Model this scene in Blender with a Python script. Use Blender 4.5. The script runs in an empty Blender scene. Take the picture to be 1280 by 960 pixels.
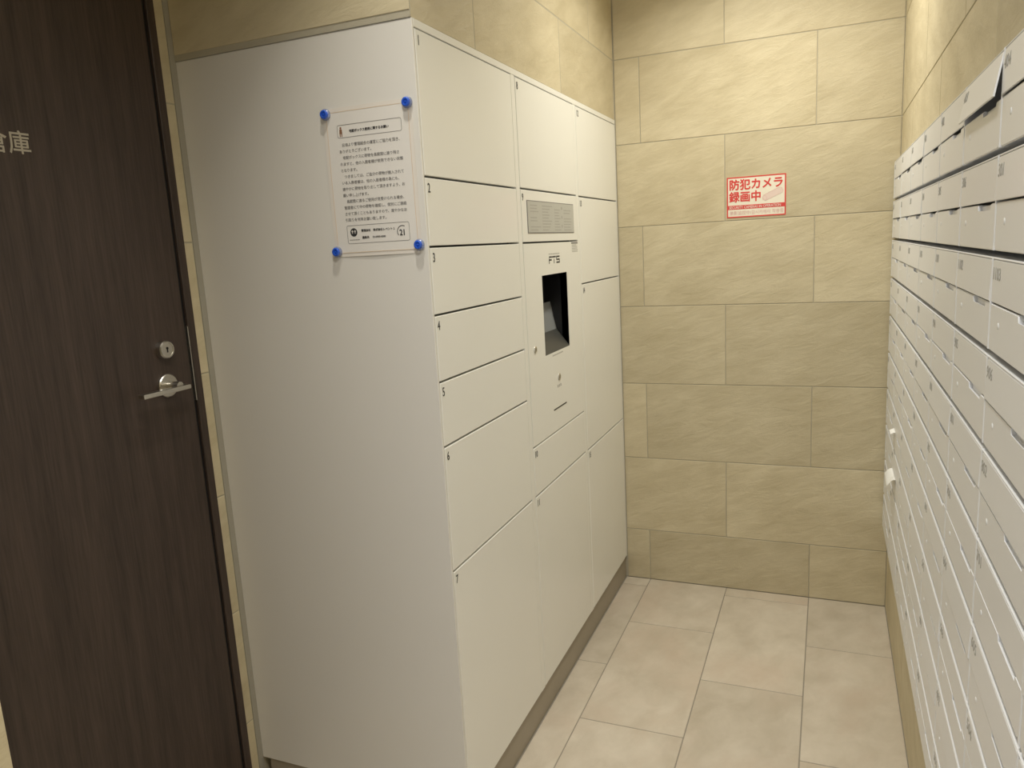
import bpy, bmesh, math, random
from mathutils import Vector, Matrix
random.seed(7)
scene = bpy.context.scene
COL = scene.collection

# ------------------------------------------------------------------ camera
# x runs along the back wall, y into the room (back wall y = 0), z up; metres
CAM = Vector((0.7426, -2.8659, 1.3605))
YAW, PITCH, ROLL, FPX = 0.4007, -0.17867, -0.05553, 945.81
fw = Vector((-math.sin(YAW)*math.cos(PITCH), math.cos(YAW)*math.cos(PITCH), math.sin(PITCH)))
rt = Vector((math.cos(YAW), math.sin(YAW), 0)); up = rt.cross(fw)
c, s = math.cos(ROLL), math.sin(ROLL)
r2, u2 = c*rt+s*up, -s*rt+c*up
cd = bpy.data.cameras.new('camera'); cam = bpy.data.objects.new('camera', cd); COL.objects.link(cam)
cam.matrix_world = Matrix(((r2.x, u2.x, -fw.x, CAM.x), (r2.y, u2.y, -fw.y, CAM.y), (r2.z, u2.z, -fw.z, CAM.z), (0, 0, 0, 1)))
cd.sensor_fit = 'HORIZONTAL'; cd.sensor_width = 36; cd.lens = 36*FPX/1280; cd.clip_start = 0.02
scene.camera = cam

# ------------------------------------------------------------------ light
wd = bpy.data.worlds.new('world'); scene.world = wd; wd.use_nodes = True
bg = wd.node_tree.nodes['Background']; bg.inputs[0].default_value = (0.95, 0.97, 1.0, 1); bg.inputs[1].default_value = 0.95
def downlight_or_fill(x, y, power, color, size=.11, spread=150):
    l = bpy.data.lights.new('downlight_or_fill', 'AREA'); l.shape = 'DISK'; l.size = size
    l.energy = power; l.color = color; l.spread = math.radians(spread)
    o = bpy.data.objects.new('downlight_or_fill', l); o.location = (x, y, 2.485); COL.objects.link(o)
downlight_or_fill(.56, -.56, 7.0, (1.0, .97, .87), .14, 132)
downlight_or_fill(.08, -1.82, 1.6, (1.0, .96, .86), .08, 76)
downlight_or_fill(.55, -2.50, 7.2, (1.0, .98, .93), .18, 135)  # added fill lamp, no known fixture; brightens mailboxes and locker side
vs = scene.view_settings
vs.view_transform = 'Standard'; vs.look = 'None'; vs.gamma = 1; vs.use_curve_mapping = False; vs.exposure = 0.43

# ------------------------------------------------------------------ materials
MATS = {}
def nodes_of(name):
    m = bpy.data.materials.new(name); m.use_nodes = True
    nt = m.node_tree; return m, nt, nt.nodes['Principled BSDF']
def plain(name, col, rough=.5, metal=0, noise=0.04, scale=40, bump=0, coat=0):
    m, nt, b = nodes_of(name)
    b.inputs['Roughness'].default_value = rough; b.inputs['Metallic'].default_value = metal
    if coat: b.inputs['Coat Weight'].default_value = coat; b.inputs['Coat Roughness'].default_value = .08
    tc = nt.nodes.new('ShaderNodeTexCoord'); nz = nt.nodes.new('ShaderNodeTexNoise')
    nz.inputs['Scale'].default_value = scale; nz.inputs['Detail'].default_value = 3
    nt.links.new(tc.outputs['Object'], nz.inputs['Vector'])
    mx = nt.nodes.new('ShaderNodeMix'); mx.data_type = 'RGBA'
    mx.inputs[6].default_value = (*[v*(1-noise) for v in col], 1); mx.inputs[7].default_value = (*[min(1, v*(1+noise)) for v in col], 1)
    nt.links.new(nz.outputs['Fac'], mx.inputs[0]); nt.links.new(mx.outputs[2], b.inputs['Base Color'])
    if bump:
        bp = nt.nodes.new('ShaderNodeBump'); bp.inputs['Strength'].default_value = bump; bp.inputs['Distance'].default_value = .002
        nt.links.new(nz.outputs['Fac'], bp.inputs['Height']); nt.links.new(bp.outputs[0], b.inputs['Normal'])
    MATS[name] = m; return m
def stone(name, lo, hi, stretch, rot, nscale, bumpd, rough, accent=None):
    """stone-look porcelain tile, different on every tile (Object Info random)"""
    m, nt, b = nodes_of(name); N, L = nt.nodes, nt.links
    tc = N.new('ShaderNodeTexCoord'); oi = N.new('ShaderNodeObjectInfo')
    mul = N.new('ShaderNodeMath'); mul.operation = 'MULTIPLY'; mul.inputs[1].default_value = 37.0; L.new(oi.outputs['Random'], mul.inputs[0])
    add = N.new('ShaderNodeVectorMath'); add.operation = 'ADD'; L.new(tc.outputs['Object'], add.inputs[0]); L.new(mul.outputs[0], add.inputs[1])
    rm = N.new('ShaderNodeMapping'); rm.inputs['Rotation'].default_value = rot; L.new(add.outputs[0], rm.inputs['Vector'])
    mp = N.new('ShaderNodeMapping'); mp.inputs['Scale'].default_value = stretch; L.new(rm.outputs[0], mp.inputs['Vector'])
    n1 = N.new('ShaderNodeTexNoise'); n1.inputs['Scale'].default_value = nscale; n1.inputs['Detail'].default_value = 7; n1.inputs['Roughness'].default_value = .6; n1.inputs['Distortion'].default_value = .35
    L.new(mp.outputs[0], n1.inputs['Vector'])
    n2 = N.new('ShaderNodeTexNoise'); n2.inputs['Scale'].default_value = 3.0; n2.inputs['Detail'].default_value = 4; L.new(add.outputs[0], n2.inputs['Vector'])
    mxf = N.new('ShaderNodeMath'); mxf.operation = 'MULTIPLY_ADD'; mxf.inputs[1].default_value = .55; L.new(n1.outputs['Fac'], mxf.inputs[0])
    m2 = N.new('ShaderNodeMath'); m2.operation = 'MULTIPLY'; m2.inputs[1].default_value = .45; L.new(n2.outputs['Fac'], m2.inputs[0]); L.new(m2.outputs[0], mxf.inputs[2])
    cr = N.new('ShaderNodeValToRGB'); cr.color_ramp.elements[0].position = .33; cr.color_ramp.elements[0].color = (*lo, 1)
    cr.color_ramp.elements[1].position = .67; cr.color_ramp.elements[1].color = (*hi, 1); L.new(mxf.outputs[0], cr.inputs[0])
    out = cr.outputs[0]
    if accent:
        n4 = N.new('ShaderNodeTexNoise'); n4.inputs['Scale'].default_value = 2.2; n4.inputs['Detail'].default_value = 6; n4.inputs['Roughness'].default_value = .7; L.new(mp.outputs[0], n4.inputs['Vector'])
        r4 = N.new('ShaderNodeMapRange'); r4.inputs[1].default_value = .48; r4.inputs[2].default_value = .72; r4.inputs[4].default_value = .7; L.new(n4.outputs['Fac'], r4.inputs[0])
        m4 = N.new('ShaderNodeMix'); m4.data_type = 'RGBA'; L.new(r4.outputs[0], m4.inputs[0]); L.new(out, m4.inputs[6]); m4.inputs[7].default_value = (*accent, 1); out = m4.outputs[2]
    hv = N.new('ShaderNodeHueSaturation'); L.new(out, hv.inputs['Color'])
    mr = N.new('ShaderNodeMapRange'); mr.inputs[3].default_value = .94; mr.inputs[4].default_value = 1.06; L.new(oi.outputs['Random'], mr.inputs[0]); L.new(mr.outputs[0], hv.inputs['Value'])
    L.new(hv.outputs[0], b.inputs['Base Color'])
    n3 = N.new('ShaderNodeTexNoise'); n3.inputs['Scale'].default_value = nscale*1.7; n3.inputs['Detail'].default_value = 9; n3.inputs['Roughness'].default_value = .68
    n3.inputs['Distortion'].default_value = .6; L.new(mp.outputs[0], n3.inputs['Vector'])
    bp = N.new('ShaderNodeBump'); bp.inputs['Strength'].default_value = .55; bp.inputs['Distance'].default_value = bumpd
    L.new(n3.outputs['Fac'], bp.inputs['Height']); L.new(bp.outputs[0], b.inputs['Normal'])
    b.inputs['Roughness'].default_value = rough
    MATS[name] = m; return m
def wood(name):
    m, nt, b = nodes_of(name); N, L = nt.nodes, nt.links
    tc = N.new('ShaderNodeTexCoord')
    mp = N.new('ShaderNodeMapping'); mp.inputs['Scale'].default_value = (1, 1, .045); L.new(tc.outputs['Object'], mp.inputs['Vector'])
    n1 = N.new('ShaderNodeTexNoise'); n1.inputs['Scale'].default_value = 42; n1.inputs['Detail'].default_value = 6; n1.inputs['Roughness'].default_value = .62; L.new(mp.outputs[0], n1.inputs['Vector'])
    n2 = N.new('ShaderNodeTexNoise'); n2.inputs['Scale'].default_value = 260; n2.inputs['Detail'].default_value = 3; L.new(mp.outputs[0], n2.inputs['Vector'])
    a = N.new('ShaderNodeMath'); a.operation = 'MULTIPLY_ADD'; a.inputs[1].default_value = .4; L.new(n2.outputs['Fac'], a.inputs[0])
    h = N.new('ShaderNodeMath'); h.operation = 'MULTIPLY'; h.inputs[1].default_value = .6; L.new(n1.outputs['Fac'], h.inputs[0]); L.new(h.outputs[0], a.inputs[2])
    cr = N.new('ShaderNodeValToRGB'); e = cr.color_ramp.elements
    e[0].position = .33; e[0].color = (.027, .0175, .0132, 1); e[1].position = .68; e[1].color = (.073, .049, .038, 1)
    L.new(a.outputs[0], cr.inputs[0]); L.new(cr.outputs[0], b.inputs['Base Color']); b.inputs['Roughness'].default_value = .5
    MATS[name] = m
stone('wall_stone_x', (.51, .435, .275), (.675, .595, .41), (1.0, 1, 3.2), (0, math.radians(18), 0), 7, .0046, .55)
stone('wall_stone_y', (.51, .435, .275), (.675, .595, .41), (1, 1.0, 3.2), (math.radians(-18), 0, 0), 7, .0046, .55)
stone('floor_stone', (.475, .41, .315), (.66, .59, .485), (1.5, 1, 1), (0, 0, .3), 8, .0012, .42, (.55, .44, .34))
plain('grout', (.45, .41, .31), .9, bump=.3, scale=300)
plain('floor_grout', (.30, .27, .22), .9, bump=.3, scale=300)
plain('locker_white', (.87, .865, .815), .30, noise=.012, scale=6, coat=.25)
plain('locker_side_shade', (.755, .73, .675), .42, noise=.015, scale=6)  # same paint as the front, its shaded tone put into the colour
plain('locker_inner_shade', (.16, .15, .13), .7)  # darker than the paint: shade of the door gaps put into the colour
plain('plinth_grey', (.34, .295, .225), .45)
plain('mailbox_white', (.85, .86, .88), .38, noise=.012, scale=8, coat=.12)
plain('mailbox_inner', (.10, .10, .105), .7)
plain('print_dark', (.035, .034, .034), .6)
plain('print_grey', (.22, .21, .20), .6)
plain('print_pale', (.42, .41, .38), .6)
plain('caulk', (.36, .34, .28), .6)
plain('steel', (.62, .60, .55), .28, metal=1, noise=.02)
plain('keyhole_black', (.01, .01, .01), .4)
plain('bezel_black', (.012, .012, .014), .3)
plain('ledge_grey', (.055, .055, .05), .45)
plain('screen_grey', (.27, .28, .28), .12, noise=.02)
plain('card_grey', (.50, .50, .46), .35, noise=.03, scale=120)
plain('paper', (.78, .75, .70), .6, noise=.01)
plain('laminate', (.80, .75, .68), .18, noise=.012)
plain('line_orange', (.72, .55, .38), .4)
plain('figure_brown', (.25, .12, .06), .6)
plain('flyer_white', (.88, .88, .86), .6)
plain('sticker_white', (.86, .80, .66), .3, noise=.01)
plain('sticker_red', (.68, .055, .045), .35, noise=.03)
plain('sticker_pink', (.74, .50, .44), .35)
plain('sticker_rose', (.80, .64, .56), .35)
plain('magnet_blue', (.02, .10, .60), .25, coat=.4)
plain('ceiling_white', (.82, .81, .77), .8)
plain('door_lettering', (.42, .38, .30), .4)
wood('door_wood')
def glass(name, col, rough):
    m, nt, b = nodes_of(name); b.inputs['Base Color'].default_value = (*col, 1); b.inputs['Roughness'].default_value = rough
    b.inputs['Transmission Weight'].default_value = .75; b.inputs['IOR'].default_value = 1.3; MATS[name] = m
glass('magnet_clear', (.62, .70, .95), .15)

# ------------------------------------------------------------------ mesh helpers
def wloc(o):
    v = Vector((0, 0, 0))
    while o: v += o.location; o = o.parent
    return v
def link(name, me, parent=None, loc=(0, 0, 0), mat=None):
    o = bpy.data.objects.new(name, me); COL.objects.link(o); o.parent = parent; o.location = loc
    if mat and me is not None: me.materials.clear(); me.materials.append(MATS[mat])
    return o
class MB:
    """collects shapes given in world metres; build() makes ONE mesh with its origin at the parent"""
    def __init__(s): s.bm = bmesh.new()
    def box(s, x0, x1, y0, y1, z0, z1, bev=0, seg=1):
        vs_ = bmesh.ops.create_cube(s.bm, size=1)['verts']
        cx, cy, cz = (x0+x1)/2, (y0+y1)/2, (z0+z1)/2
        for v in vs_: v.co = Vector((cx+v.co.x*(x1-x0), cy+v.co.y*(y1-y0), cz+v.co.z*(z1-z0)))
        if bev:
            es = list({e for v in vs_ for e in v.link_edges})
            bmesh.ops.bevel(s.bm, geom=es, offset=bev, segments=seg, affect='EDGES', profile=.5)
        return s
    def prism(s, pts, axis, a, b):
        """polygon pts in the two other axes (cyclic order), extruded from a to b along axis"""
        def P(p, t):
            v = [0, 0, 0]; v[axis] = t; k = [i for i in range(3) if i != axis]; v[k[0]] = p[0]; v[k[1]] = p[1]; return v
        A = [s.bm.verts.new(P(p, a)) for p in pts]; B = [s.bm.verts.new(P(p, b)) for p in pts]
        s.bm.faces.new(A); s.bm.faces.new(B[::-1]); n = len(pts)
        for i in range(n): s.bm.faces.new((A[i], B[i], B[(i+1) % n], A[(i+1) % n]))
        return s
    def lathe(s, org, axis, prof, n=24):
        """prof = [(distance along axis, radius)...]"""
        ax = Vector(axis).normalized(); e1 = ax.orthogonal().normalized(); e2 = ax.cross(e1); org = Vector(org)
        rings = []
        for d, r in prof:
            if r < 1e-6: rings.append([s.bm.verts.new(org+ax*d)])
            else: rings.append([s.bm.verts.new(org+ax*d+(e1*math.cos(2*math.pi*i/n)+e2*math.sin(2*math.pi*i/n))*r) for i in range(n)])
        for a, b in zip(rings, rings[1:]):
            for i in range(n):
                j = (i+1) % n
                if len(a) == 1 and len(b) == 1: continue
                if len(a) == 1: s.bm.faces.new((a[0], b[i], b[j]))
                elif len(b) == 1: s.bm.faces.new((a[i], a[j], b[0]))
                else: s.bm.faces.new((a[i], a[j], b[j], b[i]))
        if len(rings[0]) > 1: s.bm.faces.new(rings[0][::-1])
        if len(rings[-1]) > 1: s.bm.faces.new(rings[-1])
        return s
    def mesh(s, name, org=Vector((0, 0, 0)), smooth=None):
        bmesh.ops.recalc_face_normals(s.bm, faces=s.bm.faces)
        me = bpy.data.meshes.new(name)
        for v in s.bm.verts: v.co -= org
        s.bm.to_mesh(me); s.bm.free()
        if smooth:
            for p in me.polygons: p.use_smooth = True
            me.set_sharp_from_angle(angle=math.radians(smooth))
        return me
    def build(s, name, mat, parent=None, org=None, smooth=None):
        w = wloc(parent) if parent else Vector((0, 0, 0))
        o_ = Vector(org) if org is not None else w
        return link(name, s.mesh(name, o_, smooth), parent, o_-w, mat)
def empty(name, loc):
    return link(name, None, None, loc)
def tag(o, label=None, cat=None, group=None, kind=None):
    for k, v in (('label', label), ('category', cat), ('group', group), ('kind', kind)):
        if v: o[k] = v
    return o
FRAMES = {'+x': (Vector((0, 1, 0)), Vector((0, 0, 1)), Vector((1, 0, 0))),      # faces +x: locker front, door
          '-x': (Vector((0, -1, 0)), Vector((0, 0, 1)), Vector((-1, 0, 0))),    # faces -x: mailboxes
          '-y': (Vector((1, 0, 0)), Vector((0, 0, 1)), Vector((0, -1, 0)))}     # faces -y: back wall, locker side
def text_bm1(txt, size, org, frame, bold=0, depth=.0003, align='LEFT', squeeze=1, spacing=1.0, line=1.0):
    cu = bpy.data.curves.new('t', 'FONT'); cu.body = txt; cu.size = size; cu.align_x = align
    cu.extrude = depth/2; cu.space_character = spacing; cu.space_line = line; cu.resolution_u = 2
    o = bpy.data.objects.new('t', cu); COL.objects.link(o)
    dg = bpy.context.evaluated_depsgraph_get(); me = bpy.data.meshes.new_from_object(o.evaluated_get(dg))
    u, v, n = FRAMES[frame]; org = Vector(org)
    for k in me.vertices: q = k.co.copy(); k.co = org+u*q.x*squeeze+v*q.y+n*(q.z+depth/2)
    bpy.data.objects.remove(o); bpy.data.curves.remove(cu); me.materials.clear()
    return me
def text_bm(*a, bold=0, **k):
    me = text_bm1(*a, **k)
    if bold:                                   # heavier strokes: the same outline laid over itself, slightly shifted
        u, v, n = FRAMES[a[3]]; bm = bmesh.new()
        for i, (du, dv) in enumerate(((0, 0), (1, 0), (-1, 0), (0, 1), (0, -1))):
            k0 = len(bm.verts); bm.from_mesh(me); bm.verts.ensure_lookup_table()
            for q in bm.verts[k0:]: q.co += (u*du+v*dv)*bold+n*.00002*i
        bm.to_mesh(me); bm.free()
    return me
def text(name, mat, parent, *a, **k):
    me = text_bm(*a, **k); w = wloc(parent) if parent else Vector((0, 0, 0))
    for v in me.vertices: v.co -= w
    return link(name, me, parent, (0, 0, 0), mat)

# ------------------------------------------------------------------ the room
W, LY, LH, LD = .954, 1.504, 1.802, .597          # corridor width, locker length, height, depth
Z0, XA, D1 = .2104, .0945, .3684                  # tile joints: lowest wall joint, wall column joint, floor cross joint
CEIL = 2.5
J = .0016                                         # half a joint
_tile_cache = {}
def tile_mesh(du, dv, frame_axis, th=.008):
    key = (round(du, 4), round(dv, 4), frame_axis)
    if key not in _tile_cache:
        m = MB(); hu, hv = du/2, dv/2
        if frame_axis == 'x': m.box(-th, 0, -hu, hu, -hv, hv, .0008)
        elif frame_axis == 'y': m.box(-hu, hu, 0, th, -hv, hv, .0008)
        elif frame_axis == 'X': m.box(0, th, -hu, hu, -hv, hv, .0008)
        else: m.box(-hv, hv, -hu, hu, -th, 0, .0008)
        _tile_cache[key] = m.mesh('tile')
    return _tile_cache[key]
def lay(parent, ax, plane, regions, rows, joint, name, mat, length=.6):
    """rows: [(v0, v1, parity)], joint(parity): u of one cross joint; regions: [(u0,u1,v0,v1)]"""
    for (u0, u1, v0, v1) in regions:
        for (a, b, par) in rows:
            lo, hi = max(a, v0), min(b, v1)
            if hi-lo < .012: continue
            j = joint(par); k = math.floor((u0-j)/length)
            while j+k*length < u1:
                p, q = max(u0, j+k*length), min(u1, j+(k+1)*length); k += 1
                if q-p < .012: continue
                cu, cv = (p+q)/2, (lo+hi)/2
                loc = {'x': (plane, cu, cv), 'X': (plane, cu, cv), 'y': (cu, plane, cv), 'z': (cv, cu, plane)}[ax]
                o = link(name, tile_mesh(q-p-2*J, hi-lo-2*J, ax), parent, Vector(loc)-wloc(parent))
                if not o.data.materials: o.data.materials.append(MATS[mat])
ROWS = [(Z0+.3*n, Z0+.3*(n+1), n % 2) for n in range(-1, 8)]
def struct(o): o['kind'] = 'structure'; return o
R_ = .0014                                         # grout bed lies this far behind the tile faces
NEAR = -4.0

floor = struct(MB().box(-LD-.1, W+.3, NEAR, .12, -.12, -.0014).build('floor', 'floor_grout'))
frows = [(XA+.3*k, XA+.3*(k+1), k % 2) for k in range(-3, 3)]
lay(floor, 'z', 0, [(NEAR, 0, -.004, W)], [(a, b, p) for a, b, p in frows if a > -.3], lambda p: -D1 if p == 0 else -D1+.3, 'floor_tile', 'floor_stone')
lay(floor, 'z', 0, [(-2.44, -LY-.002, -LD, -.004)], [(a, b, p) for a, b, p in frows], lambda p: -D1 if p == 0 else -D1+.3, 'floor_tile', 'floor_stone')
ceiling = struct(MB().box(-LD-.1, W+.3, NEAR, .12, CEIL, CEIL+.08).build('ceiling', 'ceiling_white'))

wall_back = struct(MB().box(-LD-.1, W+.3, R_, .12, 0, CEIL).build('wall_back', 'grout'))
lay(wall_back, 'y', 0, [(.0015, W, 0, CEIL)], ROWS, lambda p: XA if p else XA+.3, 'wall_tile', 'wall_stone_x')

# right wall with the opening that takes the mailboxes
XM = W-.018                                        # mailbox front plane
MW, MP, MY0, MTOP, NC, NR = .286, .1265, -.009, 1.5715, 8, 10
MY1, MBOT = MY0-NC*MW, MTOP-NR*MP
m = MB().box(W+R_, W+.3, NEAR, .0, 0, MBOT-.002).box(W+R_, W+.3, NEAR, .0, MTOP+.002, CEIL)
m.box(W+R_, W+.3, NEAR, MY1-.002, MBOT-.002, MTOP+.002).box(W+.28, W+.3, MY1, 0, MBOT, MTOP).box(W+R_, W+.28, MY0+.001, 0, MBOT, MTOP)
wall_right = struct(m.build('wall_right', 'grout'))
lay(wall_right, 'X', W, [(NEAR, 0, 0, MBOT-.003), (NEAR, 0, MTOP+.003, CEIL), (NEAR, MY1-.003, MBOT-.003, MTOP+.003)], ROWS,
    lambda p: -.355 if p == 0 else -.055, 'wall_tile', 'wall_stone_y')

# wall above the locker (bulkhead)
wall_over = struct(MB().box(-LD-.1, -R_, -LY-.003+R_, 0, LH+.001, CEIL).build('wall_locker', 'grout'))
lay(wall_over, 'x', -.001, [(-LY-.001, -.001, LH-.0012, CEIL)], ROWS, lambda p: -.615 if p else -.303, 'wall_tile', 'wall_stone_y')
lay(wall_over, 'y', -LY-.003, [(-LD, -.001, LH+.012, CEIL)], ROWS, lambda p: -LD+.0, 'wall_tile', 'wall_stone_x')
# wall with the storage door and the wall that returns beside it
DY0, DY1, DTOP = -1.551, -2.395, 2.04              # outside of the door frame
NY = -2.44
m = MB().box(-LD-.12, -LD-R_, DY0, 0, 0, CEIL).box(-LD-.12, -LD-R_, NY, DY1, 0, CEIL).box(-LD-.12, -LD-R_, DY1, DY0, DTOP, CEIL)
wall_left = struct(m.build('wall_left', 'grout'))
lay(wall_left, 'x', -LD, [(DY0, -LY-.016, 0, CEIL), (NY, DY1, 0, CEIL), (DY1, DY0, DTOP, CEIL)], ROWS, lambda p: -1.8 if p else -2.1, 'wall_tile', 'wall_stone_y')
wall_near = struct(MB().box(-LD-.12, -R_, NEAR, NY-R_, 0, CEIL).build('wall_near', 'grout'))
lay(wall_near, 'x', 0, [(NEAR, NY, 0, CEIL)], ROWS, lambda p: -2.7 if p else -3.0, 'wall_tile', 'wall_stone_y')
# sealant between locker and walls
struct(MB().box(-LD-.003, -LD+.001, -LY-.016, -LY, 0, CEIL).build('trim_1', 'caulk'))
struct(MB().box(-LD, -.004, -LY-.0012, -LY+.01, LH, LH+.012).build('trim_2', 'caulk'))

# ------------------------------------------------------------------ storage door
door = struct(empty('door_1', (-LD, -1.97, 0)))
fx = -LD+.007
m = MB().box(-LD-.08, fx, DY0-.021, DY0, 0, DTOP, .0015).box(-LD-.08, fx, DY1, DY1+.021, 0, DTOP, .0015).box(-LD-.08, fx, DY1+.021, DY0-.021, DTOP-.03, DTOP, .0015)
fr = m.build('door_frame', 'door_wood', door)
leaf = MB().box(-LD-.045, -LD+.004, DY1+.027, DY0-.0285, .012, DTOP-.035, .0015).build('door_leaf', 'door_wood', door)
LX = -LD+.004
MB().box(LX-.03, LX-.004, DY0-.0285, DY0-.021, .012, DTOP-.03).build('gap_shade', 'keyhole_black', door)  # black strip standing in for the shade in the gap beside the leaf
sp = MB().box(LX-.01, LX+.0015, DY0-.0235, DY0-.0205, 1.055, 1.225).build('strike_plate', 'steel', door)
# key cylinder
ly, lz = -1.6505, 1.183
cyl = MB().lathe((LX, ly, lz), (1, 0, 0), [(0, .0195), (.014, .0195), (.017, .0175), (.0172, .0150), (.0155, .0148), (.0155, 0)], 32).build('lock_cylinder', 'steel', door, smooth=30)
MB().box(LX+.0150, LX+.0162, ly-.0014, ly+.0014, lz-.006, lz+.003).lathe((LX+.0150, ly, lz+.003), (1, 0, 0), [(0, .003), (.0012, .003), (.0012, 0)], 16).build('keyhole', 'keyhole_black', cyl)
# lever
hy, hz = -1.6515, 1.104
hd = MB().lathe((LX, hy, hz), (1, 0, 0), [(0, .0255), (.006, .0255), (.008, .0235), (.008, .010), (.040, .009), (.040, 0)], 32).build('handle_rose', 'steel', door, smooth=30)
MB().box(LX+.034, LX+.052, hy-.107, hy+.019, hz-.009, hz+.001, .002, 2).build('lever', 'steel', hd)
text('lettering', 'door_lettering', leaf, '倉庫', .0435, (LX, -1.9625, 1.5755), '+x', bold=.0004, squeeze=.98)

# ------------------------------------------------------------------ parcel locker
lk = tag(empty('parcel_locker', (-LD/2, -LY/2, 0)), 'large cream-white steel parcel locker with numbered doors and console along the tiled wall', 'locker')
HB = .092
m = MB()
m.box(-LD, -.095, -LY+.002, -.002, HB, LH-.002)
m.box(-.095, -.03, -LY+.002, -.862, HB, LH-.002).box(-.095, -.03, -.628, -.002, HB, LH-.002).box(-.095, -.03, -.862, -.628, HB, 1.043).box(-.095, -.03, -.862, -.628, 1.284, LH-.002)
MB_h = m.build('housing', 'locker_inner_shade', lk)
MB().box(-LD, .0, -LY, -LY+.0065, HB-.002, LH, .0012).build('side_panel', 'locker_side_shade', lk)
m = MB().box(-.03, 0, -LY+.0065, -.001, 1.7865, LH, .001)                    # top rail
m.box(-LD, -.03, -LY+.0065, -.001, LH-.002, LH)
for yy in (-1.000, -.4965): m.box(-.03, -.0005, yy-.0125, yy+.0125, HB, 1.7865, .0008)
m.box(-.03, -.0005, -.006, -.001, HB, 1.7865)
m.build('front_frame', 'locker_white', lk)
MB().box(-LD+.02, -.007, -LY+.004, -.002, 0, HB-.002).build('plinth', 'plinth_grey', lk)
C1, C2, C3 = (-1.4965, -1.0135), (-.9865, -.5100), (-.4830, -.0070)
G = .0022
def num(parent, n, y, z):
    return text('number', 'print_dark', parent, str(n), .0265, (0.0002, y+.008, z-.0285), '+x', squeeze=.82, bold=.0002)
def ldoor(n, col, zt, zb, x1=0):
    a, b = col
    d = MB().box(-.022, x1, a+.0012, b-.0012, zb+G, zt-G, .0012, 1).build('door', 'locker_white', lk)
    if n: num(d, n, a, zt-G)
    return d
zs = [1.7865, 1.508, 1.370, 1.231, 1.0915, .952, .672, HB]
for i in range(7): ldoor(i+1, C1, zs[i], zs[i+1])
ldoor(8, C2, 1.7865, 1.5095)
d9 = ldoor(9, C2, 1.5095, 1.3695)
ldoor(10, C2, .812, .671); ldoor(11, C2, .671, HB)
ldoor(12, C3, 1.7865, 1.5085); ldoor(13, C3, 1.5085, 1.2300); ldoor(14, C3, 1.2300, .6695); ldoor(15, C3, .6695, HB)
# instruction card behind a framed window on door 9
MB().box(-.002, .0012, -.947, -.5475, 1.394, 1.4815, .0005).build('card_frame', 'print_grey', d9)
cf = MB().box(-.002, .0016, -.9445, -.550, 1.3965, 1.479).build('instruction_card', 'card_grey', d9)
m = MB()
for cx, wdt in ((-.925, .085), (-.832, .085), (-.728, .055), (-.645, .075)):
    for r in range(9):
        if random.random() < .12: continue
        z = 1.470-r*.0082; m.box(.0015, .0018, cx, cx+wdt*random.uniform(.55, 1), z-.0026, z)
for r in range(3): m.box(.0015, .0018, -.668, -.668+random.uniform(.006, .01), 1.47-r*.026, 1.462-r*.026)
m.build('card_print', 'print_pale', cf)
# console panel with the screen recess
a, b = C2[0]+.0012, C2[1]-.0012; zt, zb = 1.3695-G, .812+G
sy0, sy1, sz0, sz1 = -.8555, -.6345, 1.0495, 1.277
con = MB().box(-.022, 0, a, sy0, zb, zt).box(-.022, 0, sy1, b, zb, zt).box(-.022, 0, sy0, sy1, zb, sz0).box(-.022, 0, sy0, sy1, sz1, zt).build('console_panel', 'locker_white', lk)
rec = MB()
rec.box(-.082, -.0006, sy0-.004, sy0, sz0-.004, sz1+.004).box(-.082, -.0006, sy1, sy1+.004, sz0-.004, sz1+.004)
rec.box(-.082, -.0006, sy0, sy1, sz1, sz1+.004).box(-.088, -.078, sy0-.004, sy1+.004, sz0-.004, sz1+.004)
rec.build('screen_recess', 'bezel_black', con)
MB().prism([(-.0006, sz0-.003), (-.0006, sz0+.001), (-.041, 1.103), (-.078, 1.103), (-.078, sz0-.003)], 1, sy0, sy1).build('ledge', 'ledge_grey', con)
MB().prism([(-.041, 1.103), (-.0585, 1.188), (-.078, 1.188), (-.078, 1.103)], 1, sy0, sy1).build('screen', 'screen_grey', con)
for (y, z, r) in ((-.936, 1.079, .0095), (-.747, .970, .0105)):
    l = MB().lathe((0, y, z), (1, 0, 0), [(-.004, r), (.0022, r), (.003, r*.85), (.0024, r*.8), (.0024, 0)], 24).build('lock', 'steel', con, smooth=30)
    MB().box(.002, .0027, y-.001, y+.001, z-r*.45, z+r*.45).build('keyhole', 'keyhole_black', l)
MB().box(-.004, .0006, -.805, -.688, .8775, .8815).build('card_slot', 'keyhole_black', con)
m = MB()                                                        # FTS lettering, block strokes
def blk(y0, y1, z0, z1): m.box(0, .0004, y0, y1, z0, z1)
t = .0042; zA, zB = 1.3075, 1.3285; zm = (zA+zB)/2
blk(-.791, -.791+t, zA, zm+t/2+.003); blk(-.789, -.765, zB-t, zB); blk(-.791, -.768, zm-t/2, zm+t/2)
blk(-.762, -.731, zB-t, zB); blk(-.7485, -.7445, zA, zm+.002)
blk(-.726, -.697, zB-t, zB); blk(-.726, -.726+t, zm, zB); blk(-.726, -.697, zm-t/2, zm+t/2); blk(-.697-t, -.697, zA, zm); blk(-.726, -.697, zA, zA+t)
m.build('lettering', 'print_dark', con)
m = MB()
for k in range(9): m.box(0, .0003, -.790+k*.0105, -.790+k*.0105+.007, 1.3335, 1.3365)
for k in range(8): m.box(0, .0003, -.795+k*.012, -.795+k*.012+.008, 1.0385, 1.0425)
for k in range(3): m.box(0, .0003, -.765+k*.013, -.765+k*.013+.008, .940, .948)
for r in range(5): m.box(0, .0003, -.574, -.574+random.uniform(.045, .06), 1.3555-r*.005, 1.3578-r*.005)
m.build('small_print', 'print_pale', con)['kind'] = 'stuff'
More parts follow.
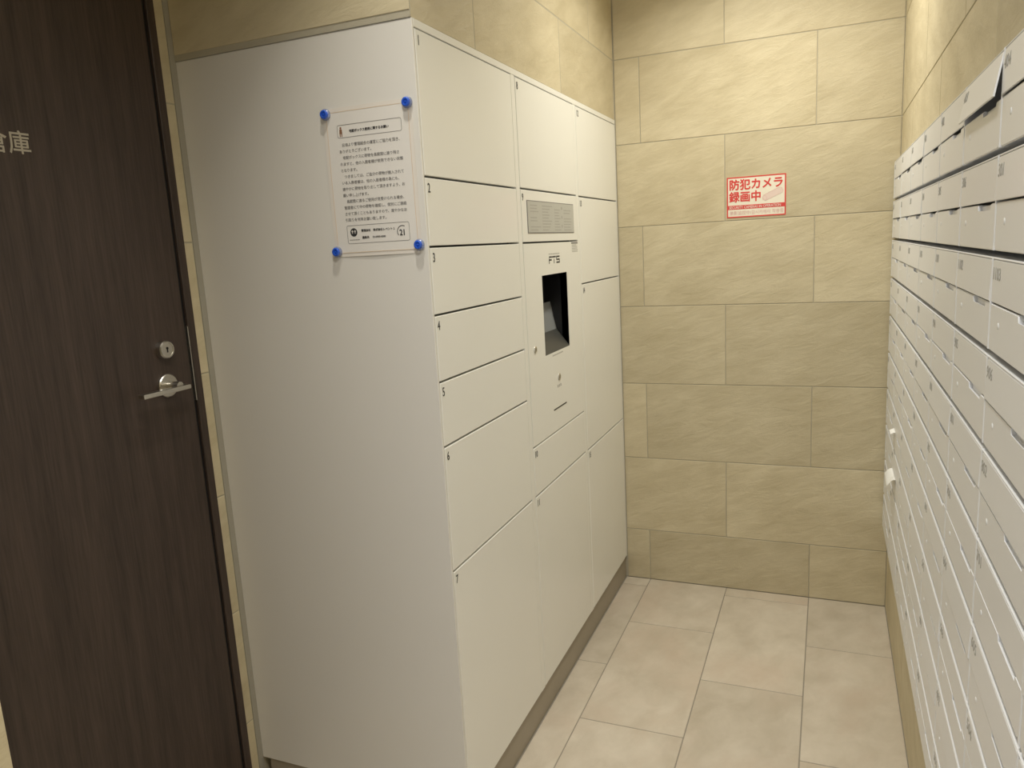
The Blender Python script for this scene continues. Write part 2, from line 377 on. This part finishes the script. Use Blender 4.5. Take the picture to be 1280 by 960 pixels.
MB().box(0, .0004, -.578, -.514, 1.3605, 1.3655).build('sticker_bar', 'print_grey', con)

# ------------------------------------------------------------------ notice held by magnets on the locker side
YS = -LY
nt_ = tag(empty('notice_sheet', (-.118, YS, 1.362)), 'laminated white notice sheet of Japanese text pinned to the locker side', 'notice')
NX0, NZ1, NWd, NHt = -.2215, 1.6575, .2080, .298
def sheet(x0, x1, z0, z1, off, amp, nx=14, nz=20):
    m = MB(); g = {}
    for k, o_ in enumerate((off, off+.0005)):
        for i in range(nx+1):
            for j in range(nz+1):
                u, v = i/nx, j/nz
                X, Z = x0+(x1-x0)*u, z0+(z1-z0)*v
                uu, vv = (X-NX0)/NWd, (NZ1-Z)/NHt
                bul = amp*(math.sin(math.pi*uu)**2*.6+math.sin(math.pi*vv)*math.sin(2*math.pi*uu+1)*.15+.5*(1-uu)*math.sin(math.pi*vv)**2)
                g[k, i, j] = m.bm.verts.new((X, YS-o_-max(0, bul), Z))
    F = m.bm.faces.new
    for i in range(nx):
        for j in range(nz):
            F((g[0, i, j], g[0, i, j+1], g[0, i+1, j+1], g[0, i+1, j])); F((g[1, i, j], g[1, i+1, j], g[1, i+1, j+1], g[1, i, j+1]))
    for i in range(nx):
        F((g[0, i, 0], g[0, i+1, 0], g[1, i+1, 0], g[1, i, 0])); F((g[0, i, nz], g[1, i, nz], g[1, i+1, nz], g[0, i+1, nz]))
    for j in range(nz):
        F((g[0, 0, j], g[1, 0, j], g[1, 0, j+1], g[0, 0, j+1])); F((g[0, nx, j], g[0, nx, j+1], g[1, nx, j+1], g[1, nx, j]))
    return m
def bulge(X, Z, amp=.0022):
    uu, vv = (X-NX0)/NWd, (NZ1-Z)/NHt
    return max(0, amp*(math.sin(math.pi*uu)**2*.6+math.sin(math.pi*vv)*math.sin(2*math.pi*uu+1)*.15+.5*(1-uu)*math.sin(math.pi*vv)**2))
AMP = .0022
sheet(NX0, NX0+NWd, NZ1-NHt, NZ1, .0004, AMP).build('laminate_pouch', 'laminate', nt_, smooth=40)
pp = sheet(NX0+.0085, NX0+NWd-.0085, NZ1-NHt+.0085, NZ1-.0085, .0008, AMP).build('printed_page', 'paper', nt_, smooth=40)
def N(u, v): return NX0+u, NZ1-v
def drape(me_or_mb):                          # follow the sheet
    for v in me_or_mb.vertices: v.co.y -= bulge(v.co.x, v.co.z)
def ntext(txt, u, v, size, bold=0, mat='print_dark', **k):
    x, z = N(u, v); me = text_bm(txt, size, (x, YS-.0013, z), '-y', bold=bold, **k); drape(me)
    w = wloc(pp)
    for q in me.vertices: q.co -= w
    return link('text_line', me, pp, (0, 0, 0), mat)
def nshape(name, mat, mb):
    me = mb.mesh(name); drape(me); w = wloc(pp)
    for q in me.vertices: q.co -= w
    return link(name, me, pp, (0, 0, 0), mat)
def outline(mb, u0, u1, v0, v1, t, r=.004):
    pts = []
    for cx, cz, a0 in ((u1-r, v0+r, 0), (u0+r, v0+r, 90), (u0+r, v1-r, 180), (u1-r, v1-r, 270)):
        for k in range(5): a = math.radians(a0+k*22.5); pts.append((cx, cz, math.cos(a), -math.sin(a)))
    full = []
    n = len(pts)
    for i in range(n):
        p, q = pts[i], pts[(i+1) % n]; full.append(p)
        L_ = math.hypot(p[0]-q[0]+r*(p[2]-q[2]), p[1]-q[1]+r*(p[3]-q[3]))
        k = int(L_/.012)
        if k > 1:
            for j in range(1, k): f = j/k; full.append((p[0]*(1-f)+q[0]*f, p[1]*(1-f)+q[1]*f, p[2], p[3]))
    ring = []
    for (cx, cz, dx, dz) in full:
        xo, zo = N(cx+dx*r, cz+dz*r); xi, zi = N(cx+dx*(r-t), cz+dz*(r-t))
        ring.append([mb.bm.verts.new((xo, YS-.0013, zo)), mb.bm.verts.new((xi, YS-.0013, zi)), mb.bm.verts.new((xo, YS-.0016, zo)), mb.bm.verts.new((xi, YS-.0016, zi))])
    for i in range(len(ring)):
        a_, b_ = ring[i], ring[(i+1) % len(ring)]
        mb.bm.faces.new((a_[2], b_[2], b_[3], a_[3])); mb.bm.faces.new((a_[0], b_[0], b_[2], a_[2])); mb.bm.faces.new((a_[1], a_[3], b_[3], b_[1]))
nb = MB(); outline(nb, .032, .183, .034, .0595, .0009); nshape('text_box', 'print_grey', nb); nb = MB(); outline(nb, .034, .183, .2345, .2720, .0009)
nshape('text_box', 'print_grey', nb)
nb = MB(); outline(nb, .0078, .2002, .0078, .2902, .0008, .001); nshape('page_edge', 'line_orange', nb)
ntext('宅配ボックス使用に関するお願い', .061, .0500, .0062, .00022)
BODY = ['　日頃より管理組合の運営にご協力を頂き、', 'ありがとうございます。', '　宅配ボックスに荷物を長期間に渡り残さ', 'れますと、他の入居者様が使用できない状態', 'となります。',
        '　つきましては、ご自分の荷物が搬入されて', 'いる入居者様は、他の入居者様の為にも、', '速やかに荷物を取り出して頂きますよう、お', '願い申し上げます。', '　長期間に渡るご使用が見受けられる場合、',
        '管理者にて中の荷物を確認し、個別にご連絡', 'させて頂くこともありますので、速やかなお', '引取りを何卒お願い致します。']
for i, t_ in enumerate(BODY): ntext(t_, .033, .0765+i*.01245, .0074, .00005, 'print_grey')
ntext('管理会社　株式会社レペント１', .069, .2485, .0058, .00015)
ntext('連絡先', .070, .2625, .0058, .00015)
ntext('03-0000-0000', .0955, .2625, .0055, .0001)
# small bowing figure, round emblem, "21" mark
def ndisc(mb, u, v, r, n=20, off=.0013):
    x, z = N(u, v); mb.lathe((x, YS-off, z), (0, -1, 0), [(0, r), (.0003, r)], n)
nb = MB(); ndisc(nb, .0405, .0400, .0022)
x, z = N(.0405, .0425); nb.prism([(x-.0028, z), (x+.0028, z), (x+.0034, z-.009), (x-.0034, z-.009)], 1, YS-.0013, YS-.0016)
nb.prism([(x-.0030, z-.009), (x-.0008, z-.009), (x-.0010, z-.0145), (x-.0030, z-.0145)], 1, YS-.0013, YS-.0016)
nb.prism([(x+.0008, z-.009), (x+.0030, z-.009), (x+.0030, z-.0145), (x+.0010, z-.0145)], 1, YS-.0013, YS-.0016)
nshape('bowing_figure', 'figure_brown', nb)
nb = MB(); ndisc(nb, .0505, .2490, .0086, 28)
nshape('round_emblem', 'print_dark', nb)
nb = MB()
for du in (-.0032, .0032):
    x, z = N(.0505+du, .2475)
    nb.box(x-.0007, x+.0007, YS-.0019, YS-.0015, z-.004, z+.003); nb.box(x-.002, x+.002, YS-.0019, YS-.0015, z-.0002, z+.0014)
nshape('emblem_mark', 'paper', nb)
nb = MB()
for k in range(7): x, z = N(.039+k*.0036, .2635); nb.box(x, x+.0026, YS-.0016, YS-.0013, z-.0016, z)
nshape('small_print', 'print_grey', nb)['kind'] = 'stuff'
nb = MB(); cx, cv, ro, ri = .1665, .2535, .0125, .0108
prev = None
for k in range(15):
    a = math.radians(62+k*(218-62)/14)
    P = [N(cx+math.cos(a)*r, cv-math.sin(a)*r) for r in (ro, ri)]
    cur = [nb.bm.verts.new((p[0], YS-.0015, p[1])) for p in P]
    if prev: nb.bm.faces.new((prev[0], cur[0], cur[1], prev[1]))
    prev = cur
nshape('logo_arc', 'print_dark', nb)
ntext('21', .1595, .2610, .0165, .0005, squeeze=.85)

def magnet(x, z, label):
    e = tag(empty('push_magnet', (x, YS-.0024, z)), label, 'magnet', 'blue magnets holding the notice')
    y = YS-.0024
    MB().lathe((x, y, z), (0, -1, 0), [(0, .0112), (.0016, .0116), (.0030, .0112), (.0042, .0098), (.0050, .0090), (.0050, 0)], 28).build('clear_skirt', 'magnet_clear', e, smooth=40)
    MB().lathe((x, y-.0051, z), (0, -1, 0), [(0, .0090), (.0030, .0088), (.0042, .0078), (.0046, .0064), (.0040, .0046), (.0026, .0040), (.0026, .0022), (.0044, .0018), (.0048, 0)], 28).build('cap', 'magnet_blue', e, smooth=40)
magnet(-.2135, 1.647, 'blue magnet at the top corner of the notice farther from the numbered doors')
magnet(-.0215, 1.649, 'blue magnet at the top corner of the notice beside door 1')
magnet(-.2155, 1.3705, 'blue magnet at the bottom corner of the notice farther from the numbered doors')
magnet(-.0180, 1.3755, 'blue magnet at the bottom corner of the notice beside door 2')

# ------------------------------------------------------------------ security camera sticker on the back wall
SX0, SX1, SZ0, SZ1 = .4015, .6005, 1.420, 1.5605
st = tag(empty('warning_sticker', ((SX0+SX1)/2, 0, SZ0)), 'red and white security camera warning sticker on the tiled back wall', 'sign')
MB().box(SX0, SX1, -.0012, 0, SZ0, SZ1).build('backing', 'sticker_white', st)
def sflat(mb, x0, x1, z0, z1, y=-.0012): mb.box(x0, x1, y-.0004, y, z0, z1)
m = MB(); e_ = .0042
sflat(m, SX0, SX1, SZ0, SZ0+e_); sflat(m, SX0, SX1, SZ1-e_, SZ1); sflat(m, SX0, SX0+e_, SZ0+e_, SZ1-e_); sflat(m, SX1-e_, SX1, SZ0+e_, SZ1-e_)
m.build('border', 'sticker_red', st)
bd = MB(); sflat(bd, SX0+e_, SX1-e_, SZ0+.0285, SZ0+.0425); bd = bd.build('red_band', 'sticker_red', st)
text('lettering', 'sticker_red', st, '防犯カメラ', .0385, (SX0+.0075, -.0013, SZ1-.0415), '-y', bold=.0012, squeeze=.955)
text('lettering', 'sticker_red', st, '録画中', .0385, (SX0+.0075, -.0013, SZ1-.0835), '-y', bold=.0011, squeeze=.955)
text('lettering', 'sticker_rose', bd, 'SECURITY CAMERAS IN OPERATION', .0128, (SX0+.0075, -.0017, SZ0+.0310), '-y', bold=.0002, squeeze=.845)
text('lettering', 'sticker_pink', st, '录影监控中/감시카메라 작동중', .0148, (SX0+.0095, -.0013, SZ0+.0105), '-y', bold=.0002, squeeze=.955)
# drawn camera
cx, cz = SX0+.156, SZ1-.0665; an = math.radians(20)
def rp(px, pz): return (cx+px*math.cos(an)-pz*math.sin(an), cz+px*math.sin(an)+pz*math.cos(an))
body = [(-.030, -.0115)] + [(-.030-.007*math.sin(math.pi*k/8), -.0115+.0205*k/8) for k in range(1, 8)] + [(-.030, .009), (.026, .013), (.034, .009), (.035, -.004), (.030, -.0075)]
cb = MB().prism([rp(*p) for p in body], 1, -.0012, -.0015).build('camera_drawing', 'sticker_rose', st)
m = MB()
for k in range(len(body)):
    p, q = Vector((*body[k], 0)), Vector((*body[(k+1) % len(body)], 0)); d = (q-p); n = Vector((-d.y, d.x, 0)).normalized()*.0005
    m.prism([rp(*(p+n)[:2]), rp(*(q+n)[:2]), rp(*(q-n)[:2]), rp(*(p-n)[:2])], 1, -.0015, -.0018)
for k in range(16):
    a, b2 = 2*math.pi*k/16, 2*math.pi*(k+1)/16
    m.prism([rp(-.029+.0065*math.cos(a), -.0015+.0085*math.sin(a)), rp(-.029+.0065*math.cos(b2), -.0015+.0085*math.sin(b2)), rp(-.029+.0055*math.cos(b2), -.0015+.0075*math.sin(b2)), rp(-.029+.0055*math.cos(a), -.0015+.0075*math.sin(a))], 1, -.0015, -.0018)
m.build('drawn_outline', 'sticker_pink', cb)

# ------------------------------------------------------------------ mailboxes
ORD = ['first', 'second', 'third', 'fourth', 'fifth', 'sixth', 'seventh', 'eighth', 'ninth', 'tenth']
GAP = .0085; HH = MP-GAP                            # gap between rows, height of one box
# prototype meshes; local origin: front plane, far lower corner of the cell (y runs negative towards the entrance)
FLW = .0562                                         # flap height
def mesh_body():
    m = MB(); w = .0030
    fx0 = .0035; d = W-XM+.24
    m.box(-.0006, d, -w, -.0002, 0, HH, .0005).box(-.0006, d, -MW+.0002, -MW+w, 0, HH, .0005)
    m.box(.0116, .0130, -MW+w, -w, .002, HH-FLW-.014).box(.0050, .0116, -MW*.89, -MW*.55, HH-FLW-.016, HH-FLW-.004)
    m.box(fx0, d, -MW+w, -w, 0, .002).box(0, d, -MW+w, -w, HH-.0022, HH, .0006)
    m.box(d-.003, d, -MW+w, -w, .002, HH-.002)
    return m.mesh('body')
def rounded(y0, y1, z0, z1, r, corners):
    pts = []
    for (cy, cz, a0, k) in ((y1-r, z1-r, 0, 'tr'), (y0+r, z1-r, 90, 'tl'), (y0+r, z0+r, 180, 'bl'), (y1-r, z0+r, 270, 'br')):
        if k in corners:
            for j in range(4): a = math.radians(a0+j*30); pts.append((cy+r*math.cos(a), cz+r*math.sin(a)))
        else: pts.append((cy+r*(1 if a0 in (0, 270) else -1), cz+r*(1 if a0 in (0, 90) else -1)))
    return pts
def mesh_flap():                                    # origin at the hinge: front plane, top edge
    m = MB(); m.prism(rounded(-MW+.0038, -.0038, -(FLW-.0022), -.0006, .006, ('tl', 'tr')), 0, 0, .0020)
    es = [e for e in m.bm.edges if abs(e.verts[0].co.x) < 1e-5 and abs(e.verts[1].co.x) < 1e-5]
    bmesh.ops.bevel(m.bm, geom=es, offset=.0007, segments=2, affect='EDGES')
    return m.mesh('flap', smooth=35)
def mesh_door():                                    # lower door; its top edge has the finger notch
    m = MB(); y0, y1 = -MW+.0036, -.0036; zt = HH-FLW-.0022
    n0, n1, nd = -MW*.56, -MW*.88, .0095
    pts = [(y1, zt), (n0, zt), (n0-.001, zt-nd), (n1+.001, zt-nd), (n1, zt), (y0, zt)]
    r = .010
    for (cy, a0) in ((y0+r, 180), (y1-r, 270)):
        for j in range(5): a = math.radians(a0+j*22.5); pts.append((cy+r*math.cos(a), r+r*math.sin(a)))
    m.prism(pts, 0, 0, .0115)
    es = [e for e in m.bm.edges if abs(e.verts[0].co.x) < 1e-5 and abs(e.verts[1].co.x) < 1e-5]
    bmesh.ops.bevel(m.bm, geom=es, offset=.0012, segments=2, affect='EDGES')
    return m.mesh('door', smooth=35)
def mesh_dot():
    return MB().lathe((0, -MW*.20, .036), (-1, 0, 0), [(-.001, .0042), (.0004, .0042), (.0009, .003), (.0009, 0)], 16).mesh('raised_dot', smooth=40)
PB, PF, PD, PN = mesh_body(), mesh_flap(), mesh_door(), mesh_dot()
for me, mt in ((PB, 'mailbox_white'), (PF, 'mailbox_white'), (PD, 'mailbox_white'), (PN, 'mailbox_white')): me.materials.append(MATS[mt])
NUM7 = [404, 301, 1103, 906, 802, 701, 605, 504, 403, 302]
boxes = {}
rnd = random.Random(3)
for r in range(NR):
    for k in range(NC):
        loc = Vector((XM, MY0-k*MW, MTOP-(r+1)*MP+GAP*.5))
        lab = 'white steel mailbox, %s row from the top, %s from the tiled back wall' % (ORD[r], ORD[k])
        ajar = (r == 0 and k == 5)
        if ajar: lab = 'white mailbox in the top row with its letter flap hanging ajar'
        t = tag(empty('mailbox', loc), lab, 'mailbox', 'mailboxes built into the right wall')
        link('body', PB, t)
        link('door', PD, t); f = link('flap', PF, t, (0, 0, HH-.0022))
        f.rotation_euler = (0, (math.radians(10) if ajar else math.radians(rnd.choice((0, 0, .6, 1.2, 2.0)))), 0)
        link('door_dot', PN, t)  # small raised disc on the lower door
        n = NUM7[r]; base, last = n//100*100, n % 100
        val = base+1+((last-1)-(6-k)) % 6
        tx = text('number', 'print_pale', f, str(val), .0225, (0, 0, 0), '-x', squeeze=1.1, depth=.0003)
        for v in tx.data.vertices: v.co += wloc(f)+Vector((-.0001, -.0075, -.0250))
        boxes[r, k] = t
# paper sticking out of two boxes
def flyer(r, k, y0, y1, out, drop, label, fold=.004):
    z = MTOP-(r+1)*MP+GAP*.5+HH-FLW-.0011
    m = MB(); n = 7; rows_ = []
    for i in range(n+1):
        s_ = i/n; x = XM+.012-(out+.012)*s_; o_ = max(0, XM-x)
        zz = z-drop*(o_/max(out, 1e-4))**1.6
        row = []
        for j in range(6):
            q = j/5; y = y0+(y1-y0)*q + (o_*.25*math.sin(q*5+1))
            w_ = fold*math.sin(q*7+r)*min(1, o_/.012)
            row.append((m.bm.verts.new((x, y, zz+w_)), m.bm.verts.new((x, y, zz+w_-.0006))))
        rows_.append(row)
    for a_, b_ in zip(rows_, rows_[1:]):
        for j in range(5):
            m.bm.faces.new((a_[j][0], a_[j+1][0], b_[j+1][0], b_[j][0])); m.bm.faces.new((a_[j][1], b_[j][1], b_[j+1][1], a_[j+1][1]))
    for j in range(5):
        for q_ in (rows_[0], rows_[-1]): m.bm.faces.new((q_[j][0], q_[j][1], q_[j+1][1], q_[j+1][0]))
    for a_, b_ in zip(rows_, rows_[1:]):
        for j in (0, 5): m.bm.faces.new((a_[j][0], b_[j][0], b_[j][1], a_[j][1]))
    o = m.build('flyer', 'flyer_white', None, org=(XM, (y0+y1)/2, z), smooth=60)
    return tag(o, label, 'paper', 'papers left in the mailboxes')
flyer(7, 1, -.345, -.47, .022, .024, 'large crumpled white flyer drooping out of a mailbox near the tiled back wall', .007)
flyer(6, 1, -.345, -.40, .014, .006, 'small white paper corner poking out of the mailbox above the crumpled flyer', .003)
